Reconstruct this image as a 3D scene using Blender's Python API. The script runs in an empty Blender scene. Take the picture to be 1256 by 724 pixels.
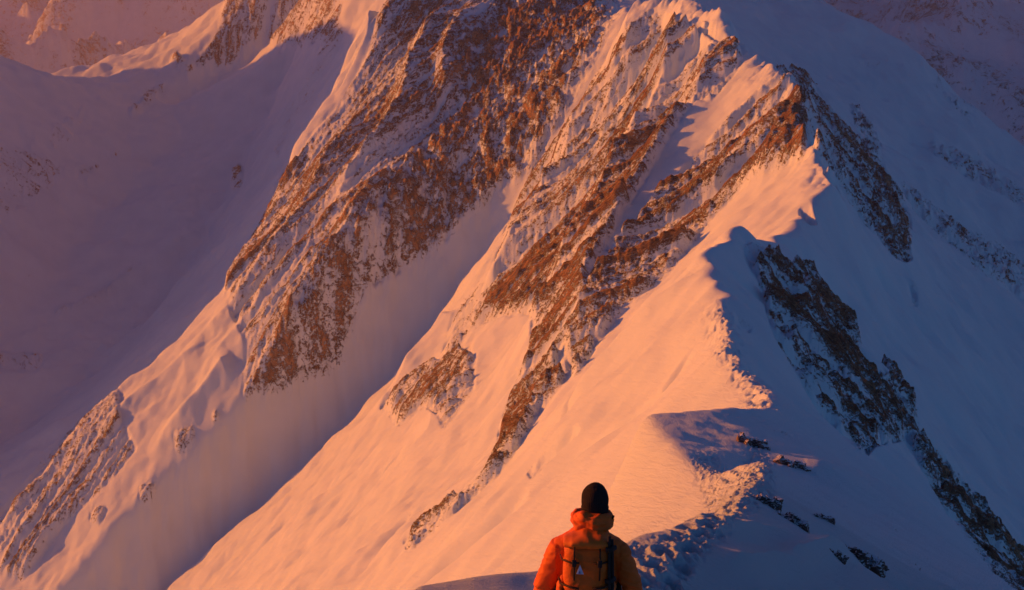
import bpy, bmesh, math, random
import numpy as np
from mathutils import Vector, Matrix

Q = 1.0                                   # mesh density (1 = final)
SC = bpy.context.scene
COL = SC.collection
# ------------------------------------------------------------------ camera
F_PX, CX, CY, PITCH = 1725.0, 628.0, 362.0, math.radians(15.0)
cam_d = bpy.data.cameras.new('camera'); cam = bpy.data.objects.new('camera', cam_d); COL.objects.link(cam)
cam_d.sensor_width = 36.0; cam_d.lens = 36.0 * F_PX / 1256.0
cam_d.clip_start = 0.2; cam_d.clip_end = 60000
cam.location = (0, 0, 0); cam.rotation_euler = (math.radians(90) - PITCH, 0, 0)
SC.camera = cam
# ------------------------------------------------------------------ light
SUN_AZ, SUN_EL = math.radians(73.0), math.radians(11.0)     # azimuth counted from straight ahead towards the left
sun_vec = Vector((-math.sin(SUN_AZ) * math.cos(SUN_EL), math.cos(SUN_AZ) * math.cos(SUN_EL), math.sin(SUN_EL)))
world = bpy.data.worlds.new('World'); SC.world = world; world.use_nodes = True
wn = world.node_tree; bg = wn.nodes['Background']
sky = wn.nodes.new('ShaderNodeTexSky'); sky.sky_type = 'NISHITA'; sky.sun_disc = False
sky.sun_elevation = SUN_EL; sky.sun_rotation = -SUN_AZ
sky.air_density = 1.0; sky.dust_density = 0.3; sky.ozone_density = 6.2; sky.altitude = 2500
wn.links.new(sky.outputs[0], bg.inputs[0]); bg.inputs[1].default_value = 0.057
sd = bpy.data.lights.new('sun', 'SUN'); sun = bpy.data.objects.new('sun', sd); COL.objects.link(sun)
sd.energy = 4.55; sd.angle = math.radians(0.9); sd.color = (1.0, 0.26, 0.008)
sun.rotation_euler = sun_vec.to_track_quat('Z', 'Y').to_euler()
SC.view_settings.view_transform = 'Standard'; SC.view_settings.look = 'None'
SC.view_settings.gamma = 1.0; SC.view_settings.exposure = 0.4; SC.view_settings.use_curve_mapping = False
SC.cycles.volume_bounces = 1; SC.cycles.max_bounces = 6; SC.cycles.diffuse_bounces = 2
SC.cycles.use_denoising = True

# ------------------------------------------------------------------ helpers: numbers
CP, SP = math.cos(PITCH), math.sin(PITCH)
def P(px, py, y):
    """point at forward distance y seen in the direction of a photograph position"""
    a = (px - CX) / F_PX; b = (CY - py) / F_PX
    dy = CP + b * SP; dz = -SP + b * CP
    return np.array([a / dy * y, y, dz / dy * y])
def project(x, y, z):
    f = y * CP - z * SP; u = y * SP + z * CP
    f = np.maximum(f, 1e-3)
    return CX + F_PX * x / f, CY - F_PX * u / f

def _hash(ix, iy, seed):
    h = (ix.astype(np.int64) * 374761393 + iy.astype(np.int64) * 668265263 + seed * 974634777) & 0x7fffffff
    h = ((h ^ (h >> 13)) * 1274126177) & 0x7fffffff
    h = h ^ (h >> 16)
    return h
_GA = np.linspace(0, 2 * np.pi, 256, endpoint=False)
_GX, _GY = np.cos(_GA).astype(np.float32), np.sin(_GA).astype(np.float32)
def perlin(x, y, seed=0):
    xi = np.floor(x); yi = np.floor(y); fx = (x - xi).astype(np.float32); fy = (y - yi).astype(np.float32)
    xi = xi.astype(np.int64); yi = yi.astype(np.int64)
    u = fx * fx * fx * (fx * (fx * 6 - 15) + 10); v = fy * fy * fy * (fy * (fy * 6 - 15) + 10)
    def g(ax, ay, dx, dy):
        h = _hash(ax, ay, seed) & 255
        return _GX[h] * dx + _GY[h] * dy
    n00 = g(xi, yi, fx, fy); n10 = g(xi + 1, yi, fx - 1, fy)
    n01 = g(xi, yi + 1, fx, fy - 1); n11 = g(xi + 1, yi + 1, fx - 1, fy - 1)
    a = n00 + u * (n10 - n00); b = n01 + u * (n11 - n01)
    return (a + v * (b - a)) * 1.5
def fbm(x, y, seed=0, octv=4, gain=0.5):
    s = 0; a = 1.0
    for o in range(octv):
        s = s + a * perlin(x * 2.03 ** o + 17.3 * o, y * 2.03 ** o - 9.1 * o, seed + o); a *= gain
    return s
def ridged(x, y, seed=0, octv=5, gain=0.5):
    s = 0; a = 1.0; w = 1.0
    for o in range(octv):
        n = 1 - np.abs(perlin(x * 2.07 ** o + 5.2 * o, y * 2.07 ** o + 3.3 * o, seed + o)); n = n * n * w
        s = s + a * n; w = np.clip(n * 1.6, 0, 1); a *= gain
    return s
def smooth(e0, e1, x):
    t = np.clip((x - e0) / (e1 - e0), 0, 1); return t * t * (3 - 2 * t)
def blur(a, n=1):
    for _ in range(n):
        p = np.pad(a, 1, mode='edge')
        a = (p[:-2, 1:-1] + p[2:, 1:-1] + 2 * p[1:-1, 1:-1]) / 4
        p = np.pad(a, 1, mode='edge')
        a = (p[1:-1, :-2] + p[1:-1, 2:] + 2 * p[1:-1, 1:-1]) / 4
    return a
def bilin(g, i, j):
    """g[row, col] sampled at float row i and column j"""
    i = np.clip(i, 0, g.shape[0] - 1.001); j = np.clip(j, 0, g.shape[1] - 1.001)
    i0 = i.astype(np.int32); j0 = j.astype(np.int32); fi = (i - i0).astype(np.float32); fj = (j - j0).astype(np.float32)
    a = g[i0, j0] * (1 - fj) + g[i0, j0 + 1] * fj
    b = g[i0 + 1, j0] * (1 - fj) + g[i0 + 1, j0 + 1] * fj
    return a * (1 - fi) + b * fi

# ------------------------------------------------------------------ the land: crest, rib and valley lines in space
W = lambda *p: [np.array(q, float) for q in p]
LINES = []
def line(*pts): LINES.append([np.array(p, float) for p in pts])
# the crest that runs from the walker up to the rocky top
CREST = [(-1.5, 1.5, -3.7), (-0.5, 5, -4.35), (0.5, 9, -5.6), (1.1, 12.5, -6.75), P(850, 668, 16.5), P(900, 620, 25),
         P(935, 562, 38), P(880, 578, 42), P(838, 562, 46), P(821, 541, 50), P(784, 506, 57), P(840, 497, 60), P(900, 494, 63), P(945, 497, 70), P(932, 455, 90), P(886, 402, 120), P(870, 342, 150), P(860, 295, 180),
         P(892, 267, 200), P(925, 284, 230), P(945, 290, 255), P(978, 262, 295), P(1012, 214, 330), P(988, 160, 385), P(985, 120, 415),
         P(965, 85, 445), P(930, 72, 475), P(905, 55, 500), P(870, 38, 530), P(845, 22, 560), P(795, 11, 600)]
line(*CREST)
line(P(900, 528, 56), P(925, 522, 57))
line((-1.9, 5, -5.1), (-2.0, 10, -6.2), P(512, 717, 13.6), P(600, 704, 13.8), P(655, 698, 14), P(720, 684, 15), P(790, 656, 17), P(850, 640, 19.5), P(900, 620, 25))
line((-3.2, 19, -13.5), (-2.2, 30, -19.5), (0.3, 45, -24.5), (2.6, 60, -28.8))                                 # lip of the snow in front of the walker
# behind the rocky top
line(P(795, 11, 600), (62, 640, -47), (66, 690, -52), (70, 760, -40), (66, 850, -10), (70, 950, 30))
# left foot rib of the main face
line(P(795, 11, 600), P(765, 40, 592), P(722, 128, 600), P(645, 228, 602), P(600, 300, 600), P(540, 390, 592), P(480, 468, 585), P(380, 560, 572), P(300, 634, 560),
     P(215, 705, 545), (-160, 490, -300), (-190, 430, -340))
# inner rib that splits the face
# low ground under the main face
line((-190, 430, -340), (-160, 300, -275), (-115, 190, -205), (-85, 130, -152), (-58, 75, -98), (-38, 38, -60), (-26, 12, -40), (-22, 2, -34))
line((-420, 620, -420), (-400, 420, -440), (-330, 250, -390), (-250, 100, -300), (-200, 10, -260))
# gully between face and second spur
GUL = [P(772, -10, 700), P(768, 20, 668), P(730, 136, 628), P(652, 236, 620), P(607, 308, 615), P(547, 398, 606), P(487, 476, 598), P(387, 568, 585), P(307, 642, 572),
       P(222, 714, 556), (-172, 505, -325), (-330, 480, -400)]
line(*GUL)
# second spur: inner crease and outer left edge
C2 = [P(660, -40, 800), P(640, 5, 770), P(562, 70, 720), P(550, 145, 682), P(490, 205, 650), P(432, 270, 622), P(388, 335, 606), P(335, 425, 592), P(297, 487, 582)]
line(*C2)
line(P(297, 487, 582), P(230, 560, 571), P(150, 640, 558), P(60, 724, 543))
L2 = [(20, 950, 10), P(520, -60, 850), P(440, 50, 785), P(395, 120, 752), P(352, 184, 726), P(338, 240, 703), P(275, 345, 672), P(170, 455, 640), P(110, 507, 622), P(40, 592, 600),
      P(0, 640, 588), P(-60, 730, 565), (-330, 480, -400)]
line(*L2)
line((20, 950, 10), P(660, -40, 830))
line((20, 950, 10), (70, 950, 30))
# bowl behind the second spur
line(P(418, 20, 1190), P(375, 105, 1120))
line(P(345, 100, 1290), P(300, 200, 1180), P(255, 290, 1060), P(190, 390, 960), P(100, 470, 880), P(-20, 560, 800))
line(*[P(a, b, c) - np.array([0, 0, d]) for a, b, c, d in ((480, 10, 910, 30), (430, 110, 850, 42), (366, 210, 805, 26), (352, 262, 780, 22), (292, 368, 735, 32), (188, 478, 700, 42), (128, 530, 680, 45), (55, 620, 655, 50), (0, 680, 635, 55), (-60, 760, 610, 60))], (-420, 560, -440))
line(P(230, 150, 1290), P(130, 260, 1120), P(40, 370, 960), P(-60, 470, 860))
# third spur; beyond the frame an added ridge, raised to shade the bowl
L3 = [(-180, 1500, 60), P(300, -40, 1490), P(265, 20, 1472), P(215, 60, 1462), P(160, 86, 1458), P(95, 112, 1450), P(40, 122, 1420), P(0, 126, 1400), P(-60, 128, 1395), (-660, 1550, -180), (-655, 1525, -130), (-650, 1490, -50), (-640, 1440, 0), (-630, 1370, 20), (-610, 1260, 20), (-590, 1150, 0), (-565, 1060, -40), (-550, 1000, -72), (-530, 900, -95), (-510, 830, -130), (-480, 770, -200), (-460, 700, -330)]
line(*L3)
line(P(276, 0, 1470), P(262, 28, 1440), P(245, 58, 1408), P(222, 86, 1380), P(185, 112, 1360))
line((-180, 1500, 60), (20, 950, 10))
line(P(400, 20, 1440), P(370, 60, 1412), P(340, 72, 1408), P(300, 84, 1400), P(250, 100, 1385), P(215, 125, 1340))
# shoulder and flanks on the right
line((70, 950, 30), P(900, -50, 930), P(1010, 0, 900), P(1075, 28, 890), P(1130, 66, 880), P(1180, 120, 865), P(1215, 150, 860), P(1262, 188, 850), (420, 830, -200))
line((-60, 1100, -20), (70, 950, 30))
line(P(892, 267, 200), P(945, 315, 203), P(1000, 358, 204), P(1060, 430, 203), P(1105, 490, 203), P(1150, 560, 203), P(1200, 635, 200), P(1256, 715, 196), (100, 190, -130), (150, 170, -190))
line(P(965, 85, 445), P(1000, 125, 440), P(1050, 195, 430), P(1100, 255, 418), P(1118, 310, 408), P(1160, 400, 402), P(1256, 510, 395), (230, 380, -230))
line(P(925, 284, 230), P(1000, 345, 262), P(1080, 400, 290), P(1170, 480, 310), P(1256, 590, 318), (170, 300, -200))
line(P(1015, 214, 330), P(1060, 330, 345), P(1140, 430, 350))
line(P(795, 11, 600), P(900, 40, 640), P(1040, 130, 640), P(1150, 240, 625), P(1262, 345, 600), (330, 560, -260))
line(P(925, 100, 560), P(1050, 230, 530), P(1200, 380, 510), P(1300, 500, 490))
line(P(1100, 200, 740), P(1200, 280, 720), P(1300, 370, 700))
line((420, 830, -200), (480, 600, -330), (400, 400, -340), (330, 250, -330), (250, 120, -270), (180, 20, -210))
# near right flank
line(P(985, 655, 25), P(1060, 692, 27), P(1130, 760, 28))
line(P(1000, 560, 52), P(1100, 600, 62), P(1190, 700, 70), (60, 70, -58))
line((30, 40, -27), (12, 10, -12), (9, 2, -8))
line((60, 110, -72), (60, 70, -58), (45, 30, -44), (35, 5, -34))
# low ground out of the frame, left of the added ridge that shades the bowl
line((-1000, 700, -460), (-1200, 1200, -420), (-1100, 1700, -430))
# far land
line((-900, 2300, -560), (-300, 2600, -640), (300, 2300, -600), (900, 1800, -560), (1400, 1000, -520))
line((-2500, 2500, -500), (-1600, 3600, -500), (-700, 4000, -520))
def Z(px, y, py): return P(px, py, y)
line(P(-150, 30, 6200), P(40, 22, 6000), P(110, 8, 5900), P(160, 28, 5700), P(200, 75, 5200))
line((-60, 1100, -20), (-80, 1700, -20), (-100, 2300, -20), (-100, 2900, -20), (0, 3300, 90), (150, 3800, 140), (300, 4400, 60))  # unseen ridge added behind the massif to keep the far right range in shade
line(P(1020, 20, 3300), P(1080, 90, 3000), P(1160, 100, 2900), P(1262, 30, 3100), P(1400, 40, 3200))
line(P(1000, -60, 4800), P(1256, -80, 4600), P(1500, -60, 4600))
line(P(-300, -70, 7500), P(200, -70, 7800), P(700, -110, 8200), P(1300, -90, 7600))
line(*[(10200 * math.sin(a), 10200 * math.cos(a), -250) for a in np.linspace(-1.35, 1.35, 30)])

TH0, TH1, DG = -1.40, 1.40, 0.0033
LR0, LR1 = math.log(1.4), math.log(10500.0)
NT, NR = int((TH1 - TH0) / DG) + 1, int((LR1 - LR0) / DG) + 1
def solve():
    Zc = None
    for lev in (32, 16, 8, 4, 2, 1):
        d = DG * lev; nt = int((NT - 1) / lev) + 2; nr = int((NR - 1) / lev) + 2
        acc = np.zeros((nr, nt)); cnt = np.zeros((nr, nt))
        for L in LINES:
            for p, q in zip(L[:-1], L[1:]):
                ra, rb = math.hypot(p[0], p[1]), math.hypot(q[0], q[1])
                n = int(np.linalg.norm(q[:2] - p[:2]) / (min(ra, rb) * d) * 2.2) + 2
                t = np.linspace(0, 1, n)[:, None]; pts = p + (q - p) * t
                th = np.arctan2(pts[:, 0], pts[:, 1]); lr = np.log(np.hypot(pts[:, 0], pts[:, 1]))
                j = np.round((th - TH0) / d).astype(int); i = np.round((lr - LR0) / d).astype(int)
                ok = (j >= 0) & (j < nt) & (i >= 0) & (i < nr)
                np.add.at(acc, (i[ok], j[ok]), pts[ok, 2]); np.add.at(cnt, (i[ok], j[ok]), 1)
        fix = cnt > 0; val = np.where(fix, acc / np.maximum(cnt, 1), 0)
        if Zc is None: Zc = np.full((nr, nt), -150.0)
        else:
            ii, jj = np.meshgrid(np.arange(nr) / 2.0, np.arange(nt) / 2.0, indexing='ij')
            Zc = bilin(Zc.astype(np.float32), ii, jj).astype(float)
        Zc[fix] = val[fix]
        for k in range({32: 1500, 16: 600, 8: 350, 4: 180, 2: 90, 1: 36}[lev]):
            p = np.pad(Zc, 1, mode='edge')
            n = (p[:-2, 1:-1] + p[2:, 1:-1] + p[1:-1, :-2] + p[1:-1, 2:]) * 0.25
            Zc = np.where(fix, val, n)
    Zc = Zc[:NR, :NT]; a = blur(Zc, 3); b = blur(Zc, 5)
    w = smooth(math.log(60), math.log(150), LR0 + np.arange(NR) * DG)[:, None]
    return (a * w + b * (1 - w)).astype(np.float32)
ZB = solve()
def bspl(g, i, j):
    i = np.clip(i, 1, g.shape[0] - 3.001); j = np.clip(j, 1, g.shape[1] - 3.001)
    i0 = i.astype(np.int32); j0 = j.astype(np.int32); u = (i - i0).astype(np.float32); v = (j - j0).astype(np.float32)
    def w(t): return ((1 - t) ** 3 / 6, (3 * t ** 3 - 6 * t ** 2 + 4) / 6, (-3 * t ** 3 + 3 * t ** 2 + 3 * t + 1) / 6, t ** 3 / 6)
    wu, wv = w(u), w(v); out = 0
    for a in range(4):
        for b in range(4): out = out + wu[a] * wv[b] * g[i0 + a - 1, j0 + b - 1]
    return out
def base_smooth(x, y):
    r = np.maximum(np.hypot(x, y), 1.41); th = np.arctan2(x, y)
    return bspl(ZB, (np.log(r) - LR0) / DG, (th - TH0) / DG)
def base_z(x, y):
    r = np.maximum(np.hypot(x, y), 1.41); th = np.arctan2(x, y)
    return bilin(ZB, (np.log(r) - LR0) / DG, (th - TH0) / DG)

# hits of a sight line with the base land: turns a place in the photograph into a place on the slope
def drop(px, py, ymin=3.0, ymax=3000.0):
    ys = np.exp(np.linspace(math.log(ymin), math.log(ymax), 3000))
    d = P(px, py, 1.0); zb = base_z(d[0] * ys, ys); hit = np.nonzero(zb >= d[2] * ys)[0]
    y = ys[hit[0]] if len(hit) else ymax
    return d * y

# ------------------------------------------------------------------ fall-line ribs (noise smeared down the slope)
LT0, LT1, DL = -0.46, 0.46, 0.0012
RR0, RR1 = math.log(45.0), math.log(2600.0)
nlt, nlr = int((LT1 - LT0) / DL) + 1, int((RR1 - RR0) / DL) + 1
def make_ribs():
    lr = RR0 + np.arange(nlr) * DL; th = LT0 + np.arange(nlt) * DL
    I, J = np.meshgrid(np.arange(nlr, dtype=np.float32), np.arange(nlt, dtype=np.float32), indexing='ij')
    R = np.exp(lr)[:, None].astype(np.float32); X = R * np.sin(th)[None]; Y = R * np.cos(th)[None]
    zb = blur(base_z(X, Y), 10)
    gi = np.gradient(zb, axis=0); gj = np.gradient(zb, axis=1); m = np.hypot(gi, gj) + 1e-6
    gi = blur(gi / m, 8); gj = blur(gj / m, 8); m = np.hypot(gi, gj) + 1e-6
    gi = (gi / m).astype(np.float32); gj = (gj / m).astype(np.float32)
    out = []
    for lam, seed, reach in ((26.0, 3, 4.0), (8.0, 11, 7.0), (2.2, 23, 10.0)):
        n = fbm(X / lam, Y / lam, seed, 2).astype(np.float32)
        acc = n.copy(); wsum = 1.0; N = 18; h = lam * reach / N
        for sgn in (1, -1):
            i, j = I.copy(), J.copy()
            for k in range(N):
                di = bilin(gi, i, j); dj = bilin(gj, i, j)
                rr = np.exp(RR0 + np.clip(i, 0, nlr) * DL)
                i = i + sgn * di * h / rr / DL; j = j + sgn * dj * h / rr / DL
                w = 1 - (k + 1) / (N + 1); acc += w * bilin(n, i, j)
                if sgn == 1: wsum += 2 * w
        acc /= wsum; acc = acc / (acc.std() + 1e-6)
        out.append(blur(acc, {26.0: 30, 8.0: 7}.get(lam, 1)).astype(np.float32))
    return out
RIBS = make_ribs()

# ------------------------------------------------------------------ where the rock shows
MW, MH, MO = 780, 530, 150.0            # raster of 1/2 photograph pixels with a margin
_gx, _gy = np.meshgrid((np.arange(MW) * 2 - MO), (np.arange(MH) * 2 - MO))
def poly(pts):
    ins = np.zeros(_gx.shape, bool); n = len(pts)
    for k in range(n):
        (x0, y0), (x1, y1) = pts[k], pts[(k + 1) % n]
        if y0 == y1: continue
        c = ((_gy >= min(y0, y1)) & (_gy < max(y0, y1))) & (_gx < (x1 - x0) * (_gy - y0) / (y1 - y0) + x0)
        ins ^= c
    return ins.astype(np.float32)
def stroke(pts, w):
    out = np.zeros(_gx.shape, np.float32)
    for (x0, y0), (x1, y1) in zip(pts[:-1], pts[1:]):
        dx, dy = x1 - x0, y1 - y0; t = np.clip(((_gx - x0) * dx + (_gy - y0) * dy) / (dx * dx + dy * dy), 0, 1)
        d = np.hypot(_gx - x0 - t * dx, _gy - y0 - t * dy); out = np.maximum(out, np.clip(1.5 - d / w, 0, 1))
    return out
def layer(items, soft):
    m = np.zeros(_gx.shape, np.float32)
    for w, g in items: m = np.maximum(m, w * g)
    return blur(m, soft).astype(np.float32)
ROCKS = []      # (near, far, raster)
ISO = (560, 1000, layer([(1.0, poly([(645, -60), (770, -60), (770, 0), (715, 105), (640, 225), (575, 262), (530, 312), (490, 335), (450, 350), (415, 452), (345, 480), (295, 490), (330, 440), (390, 330), (430, 270), (480, 210), (552, 145), (562, 75)]))], 5))
ROCKS.append((140, 622, layer([
    (0.84, poly([(770, 30), (797, 6), (850, 26), (872, 50), (862, 110), (815, 180), (770, 255), (725, 330), (695, 400), (680, 470), (640, 540), (606, 590), (612, 520), (640, 450), (655, 385), (600, 396), (596, 345), (640, 225), (700, 130)])),
    (0.85, poly([(955, 82), (990, 95), (1000, 160), (985, 200), (930, 215), (880, 262), (820, 335), (760, 385), (700, 462), (688, 400), (750, 300), (835, 205), (905, 130)])),
    (0.8, poly([(868, 40), (905, 52), (915, 70), (870, 130), (850, 110)])),
    (0.7, poly([(555, 380), (600, 330), (606, 385), (575, 410), (550, 470), (530, 470)])),
    (0.75, poly([(455, 505), (480, 470), (530, 440), (585, 430), (582, 480), (548, 522), (520, 500), (488, 528), (470, 495)])),
    (0.95, stroke([(690, 460), (660, 500), (625, 555), (590, 592), (500, 670)], 6)),
    (0.85, stroke([(708, 522), (672, 556), (650, 580)], 5)),
    (0.8, stroke([(780, 360), (735, 410), (705, 460)], 3)),
    (0.7, stroke([(545, 520), (505, 560), (480, 600)], 3)),
], 12)))
ROCKS.append((560, 1000, layer([
    (1.0, poly([(645, -60), (720, -60), (735, 30), (700, 100), (665, 160), (625, 215), (598, 245), (575, 262), (530, 312), (490, 335), (450, 350), (415, 452), (345, 480), (295, 490), (330, 440), (390, 330), (430, 270), (480, 210), (552, 145), (562, 75)])),
    (0.62, poly([(700, -60), (770, -60), (770, 0), (715, 105), (660, 215), (620, 225), (690, 80)])),
    (0.76, poly([(480, -60), (640, -60), (640, 0), (562, 75), (552, 145), (480, 215), (430, 270), (390, 330), (340, 425), (295, 492), (300, 420), (275, 362), (310, 290), (340, 240), (360, 190), (420, 120), (450, 60)])),
], 18)))
ROCKS.append((560, 1000, layer([
    (0.85, poly([(350, 200), (400, 190), (395, 260), (335, 300), (275, 365), (275, 340), (335, 245)])),
    (0.68, poly([(150, 470), (110, 500), (60, 555), (-10, 640), (-10, 700), (30, 710), (60, 660), (130, 600), (170, 550), (150, 510)])),
    (0.7, poly([(210, 530), (240, 520), (245, 550), (215, 560)])), (0.7, poly([(258, 502), (270, 502), (270, 520), (260, 520)])),
    (0.7, poly([(168, 595), (195, 590), (190, 620), (170, 618)])), (0.7, poly([(110, 620), (135, 618), (125, 648), (108, 645)])),
], 5)))
ROCKS.append((900, 2600, layer([
    (0.75, poly([(278, -20), (425, -20), (418, 40), (395, 55), (350, 60), (318, 50), (300, 60), (288, 82), (240, 84), (236, 80), (262, 40)])),
    (0.62, poly([(430, 30), (400, 90), (345, 195), (330, 190), (350, 140), (400, 40)])),
    (0.62, poly([(-20, 170), (60, 190), (85, 200), (60, 240), (20, 262), (-20, 285)])),
    (0.6, poly([(60, 150), (110, 120), (90, 170), (60, 190)])),
    (0.85, stroke([(215, 70), (230, 85)], 8)), (0.85, stroke([(120, 205), (98, 215)], 6)), (0.8, stroke([(200, 105), (160, 135)], 6)),
    (0.8, stroke([(150, 180), (130, 195)], 4)), (0.62, poly([(-10, 420), (60, 430), (50, 470), (-10, 465)])), (0.8, stroke([(0, 345), (50, 335)], 4)),
    (0.8, stroke([(180, 318), (130, 350), (60, 385)], 4)),
    (0.85, poly([(280, 205), (300, 200), (298, 235), (285, 240)])),
], 6)))
ROCKS.append((15, 235, layer([
    (0.9, poly([(925, 325), (965, 330), (1010, 360), (1045, 400), (1070, 450), (1120, 470), (1128, 530), (1165, 570), (1205, 620), (1262, 690), (1262, 740), (1215, 700), (1160, 625), (1110, 535), (1075, 545), (1060, 560), (1020, 520), (985, 470), (945, 400)])),
    (0.55, poly([(905, 290), (950, 300), (945, 340), (920, 330)])),
    (0.6, stroke([(1090, 640), (1110, 680), (1135, 702)], 5)), 
    
    
    (0.6, stroke([(905, 500), (945, 520), (965, 535)], 4)), (0.5, stroke([(860, 500), (870, 515)], 4)),
    (0.5, stroke([(1085, 715), (1110, 740)], 8)), (0.55, stroke([(905, 385), (920, 400)], 6)),
], 5)))
ROCKS.append((300, 1000, layer([
    (0.97, poly([(962, 84), (990, 95), (1015, 125), (1060, 180), (1095, 225), (1116, 270), (1120, 322), (1095, 312), (1060, 275), (1030, 230), (1005, 200), (985, 150)])),
    (0.7, poly([(1035, 125), (1055, 130), (1080, 175), (1090, 215), (1060, 180)])),
    (0.62, poly([(1105, 215), (1150, 250), (1262, 325), (1262, 368), (1200, 330), (1140, 280), (1100, 240)])),
    (0.6, poly([(1135, 165), (1200, 190), (1262, 235), (1262, 260), (1190, 225), (1140, 190)])),
    (0.6, stroke([(1118, 350), (1122, 372)], 6)), (0.6, poly([(978, 248), (995, 240), (1005, 270), (990, 275)])),
    (0.7, poly([(845, 14), (880, 25), (905, 45), (890, 45), (850, 26)])),
    (0.6, stroke([(1135, 80), (1165, 120), (1195, 150)], 5)), (0.5, stroke([(1160, 120), (1240, 150)], 6)),
    (0.55, stroke([(905, -5), (940, 0)], 6)), (0.5, stroke([(920, 40), (930, 50)], 8)), (0.5, stroke([(1055, 70), (1080, 75)], 6)),
], 5)))
def rock_at(x, y, z):
    u, v = project(x, y, z); m = np.zeros(x.shape, np.float32)
    for near, far, g in ROCKS:
        s = bilin(g, (v + MO) / 2, (u + MO) / 2)
        m = np.maximum(m, s * smooth(near * 0.93, near, y) * (1 - smooth(far, far * 1.04, y)))
    return m

def iso_at(x, y, z):
    u, v = project(x, y, z)
    m = bilin(ISO[2], (v + MO) / 2, (u + MO) / 2) * smooth(ISO[0] * 0.93, ISO[0], y) * (1 - smooth(ISO[1], ISO[1] * 1.04, y))
    return np.maximum(m, smooth(0, 30, x - 0.19 * y - 5) * smooth(150, 200, y))

# ------------------------------------------------------------------ smaller ribs and runnels added on the slopes
def seg_field(x, y, pts):
    """distance to a polyline in plan, signed side and height along it"""
    best = np.full(x.shape, 1e9, np.float32); side = np.zeros(x.shape, np.float32); tt = np.zeros(x.shape, np.float32); n = len(pts) - 1
    for k in range(n):
        p, q = pts[k], pts[k + 1]; dx, dy = q[0] - p[0], q[1] - p[1]; L2_ = dx * dx + dy * dy + 1e-9
        t = np.clip(((x - p[0]) * dx + (y - p[1]) * dy) / L2_, 0, 1)
        d = np.hypot(x - p[0] - t * dx, y - p[1] - t * dy); m = d < best
        best[m] = d[m]; side[m] = np.sign(dx * (y - p[1]) - dy * (x - p[0]))[m]; tt[m] = ((k + t) / n)[m]
    return best, side, tt
BUMPS = []
def rib(pix, w, h, w2=None, near=3.0, far=3000.0, pw=1.0):
    """a rib laid along places of the slope: height h, width w on one side and w2 on the other"""
    pts = [drop(a, b, near, far) for a, b in pix]
    keep = [pts[0]]
    for q in pts[1:]:
        if not 0.75 < q[1] / keep[-1][1] < 1.33: break      # the line ran over an edge: stop there
        keep.append(q)
    if len(keep) > 1: BUMPS.append((keep, w, w2 or w, h, pw))
rib([(60, 392), (150, 345), (240, 292), (290, 235)], 16, 4, 16, 600, 1300)
rib([(50, 440), (120, 420), (200, 395)], 20, 3, 20, 600, 1300)
rib([(885, 704), (950, 692), (1015, 706)], 0.8, 0.22, 0.5, 5, 60)
rib([(960, 690), (1010, 676), (1060, 674)], 0.7, 0.3, 0.5, 5, 60)
rib([(870, 660), (930, 652), (985, 662)], 0.8, 0.22, 0.5, 5, 60)
# wind-cut runnels in the sunlit snow
for ln in ([(705, 455), (650, 528), (592, 592), (490, 682)], [(785, 362), (735, 415), (700, 465), (655, 540)], [(850, 400), (790, 470), (700, 545), (640, 600)], [(745, 430), (700, 500), (640, 570)]):
    rib(ln, 2.2, -0.7, 1.2, 60, 620)
for ln in ([(525, 520), (470, 580), (400, 645), (320, 724)], [(478, 545), (400, 615), (320, 690)], [(585, 560), (500, 630), (420, 724)], [(640, 600), (560, 680), (520, 724)], [(440, 560), (350, 640), (270, 724)]):
    rib(ln, 9, -2.0, 4, 100, 620)
# second spur, sun side
rib([(505, 0), (455, 60), (405, 110), (362, 178)], 34, 13, 16, 600, 1000)
rib([(560, 10), (520, 70), (500, 130), (470, 185), (415, 255), (395, 300)], 26, 13, 14, 600, 1000)
rib([(612, -10), (560, 50), (540, 110), (548, 145)], 18, 7, 10, 600, 1000)
rib([(450, 160), (415, 200), (360, 290), (290, 370), (215, 440)], 26, 9, 16, 600, 1000)
rib([(400, 290), (350, 340), (310, 395), (240, 470)], 22, 7, 12, 600, 1000)
rib([(250, 425), (170, 490), (125, 535)], 20, 6, 12, 560, 1000)
rib([(285, 440), (235, 500), (185, 560)], 22, 7, 14, 560, 1000)
# main face
rib([(800, 14), (765, 90), (700, 180), (655, 270), (610, 345), (600, 395)], 24, 13, 14, 60, 620)
rib([(845, 24), (815, 110), (760, 220), (715, 320), (660, 420), (620, 520)], 26, 13, 16, 60, 620)
rib([(908, 58), (860, 130), (800, 230), (745, 330), (700, 440), (640, 530)], 22, 10, 16, 60, 620)
rib([(962, 88), (925, 150), (850, 250), (790, 330), (740, 400)], 20, 8, 14, 60, 620)
rib([(985, 160), (930, 230), (870, 290), (800, 370)], 14, 5, 10, 60, 620)
rib([(560, 380), (520, 430), (478, 490)], 16, 6, 12, 60, 620)
rib([(600, 400), (560, 470), (525, 540), (420, 640)], 18, 4, 14, 60, 620)
# right flank
rib([(968, 90), (1010, 140), (1060, 205), (1110, 280)], 12, 4, 12, 300, 620)
rib([(1045, 130), (1140, 230), (1250, 330)], 20, 6, 20, 520, 760)
rib([(935, 330), (990, 400), (1040, 470), (1100, 560)], 6, 2.0, 6, 100, 240)

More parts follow.
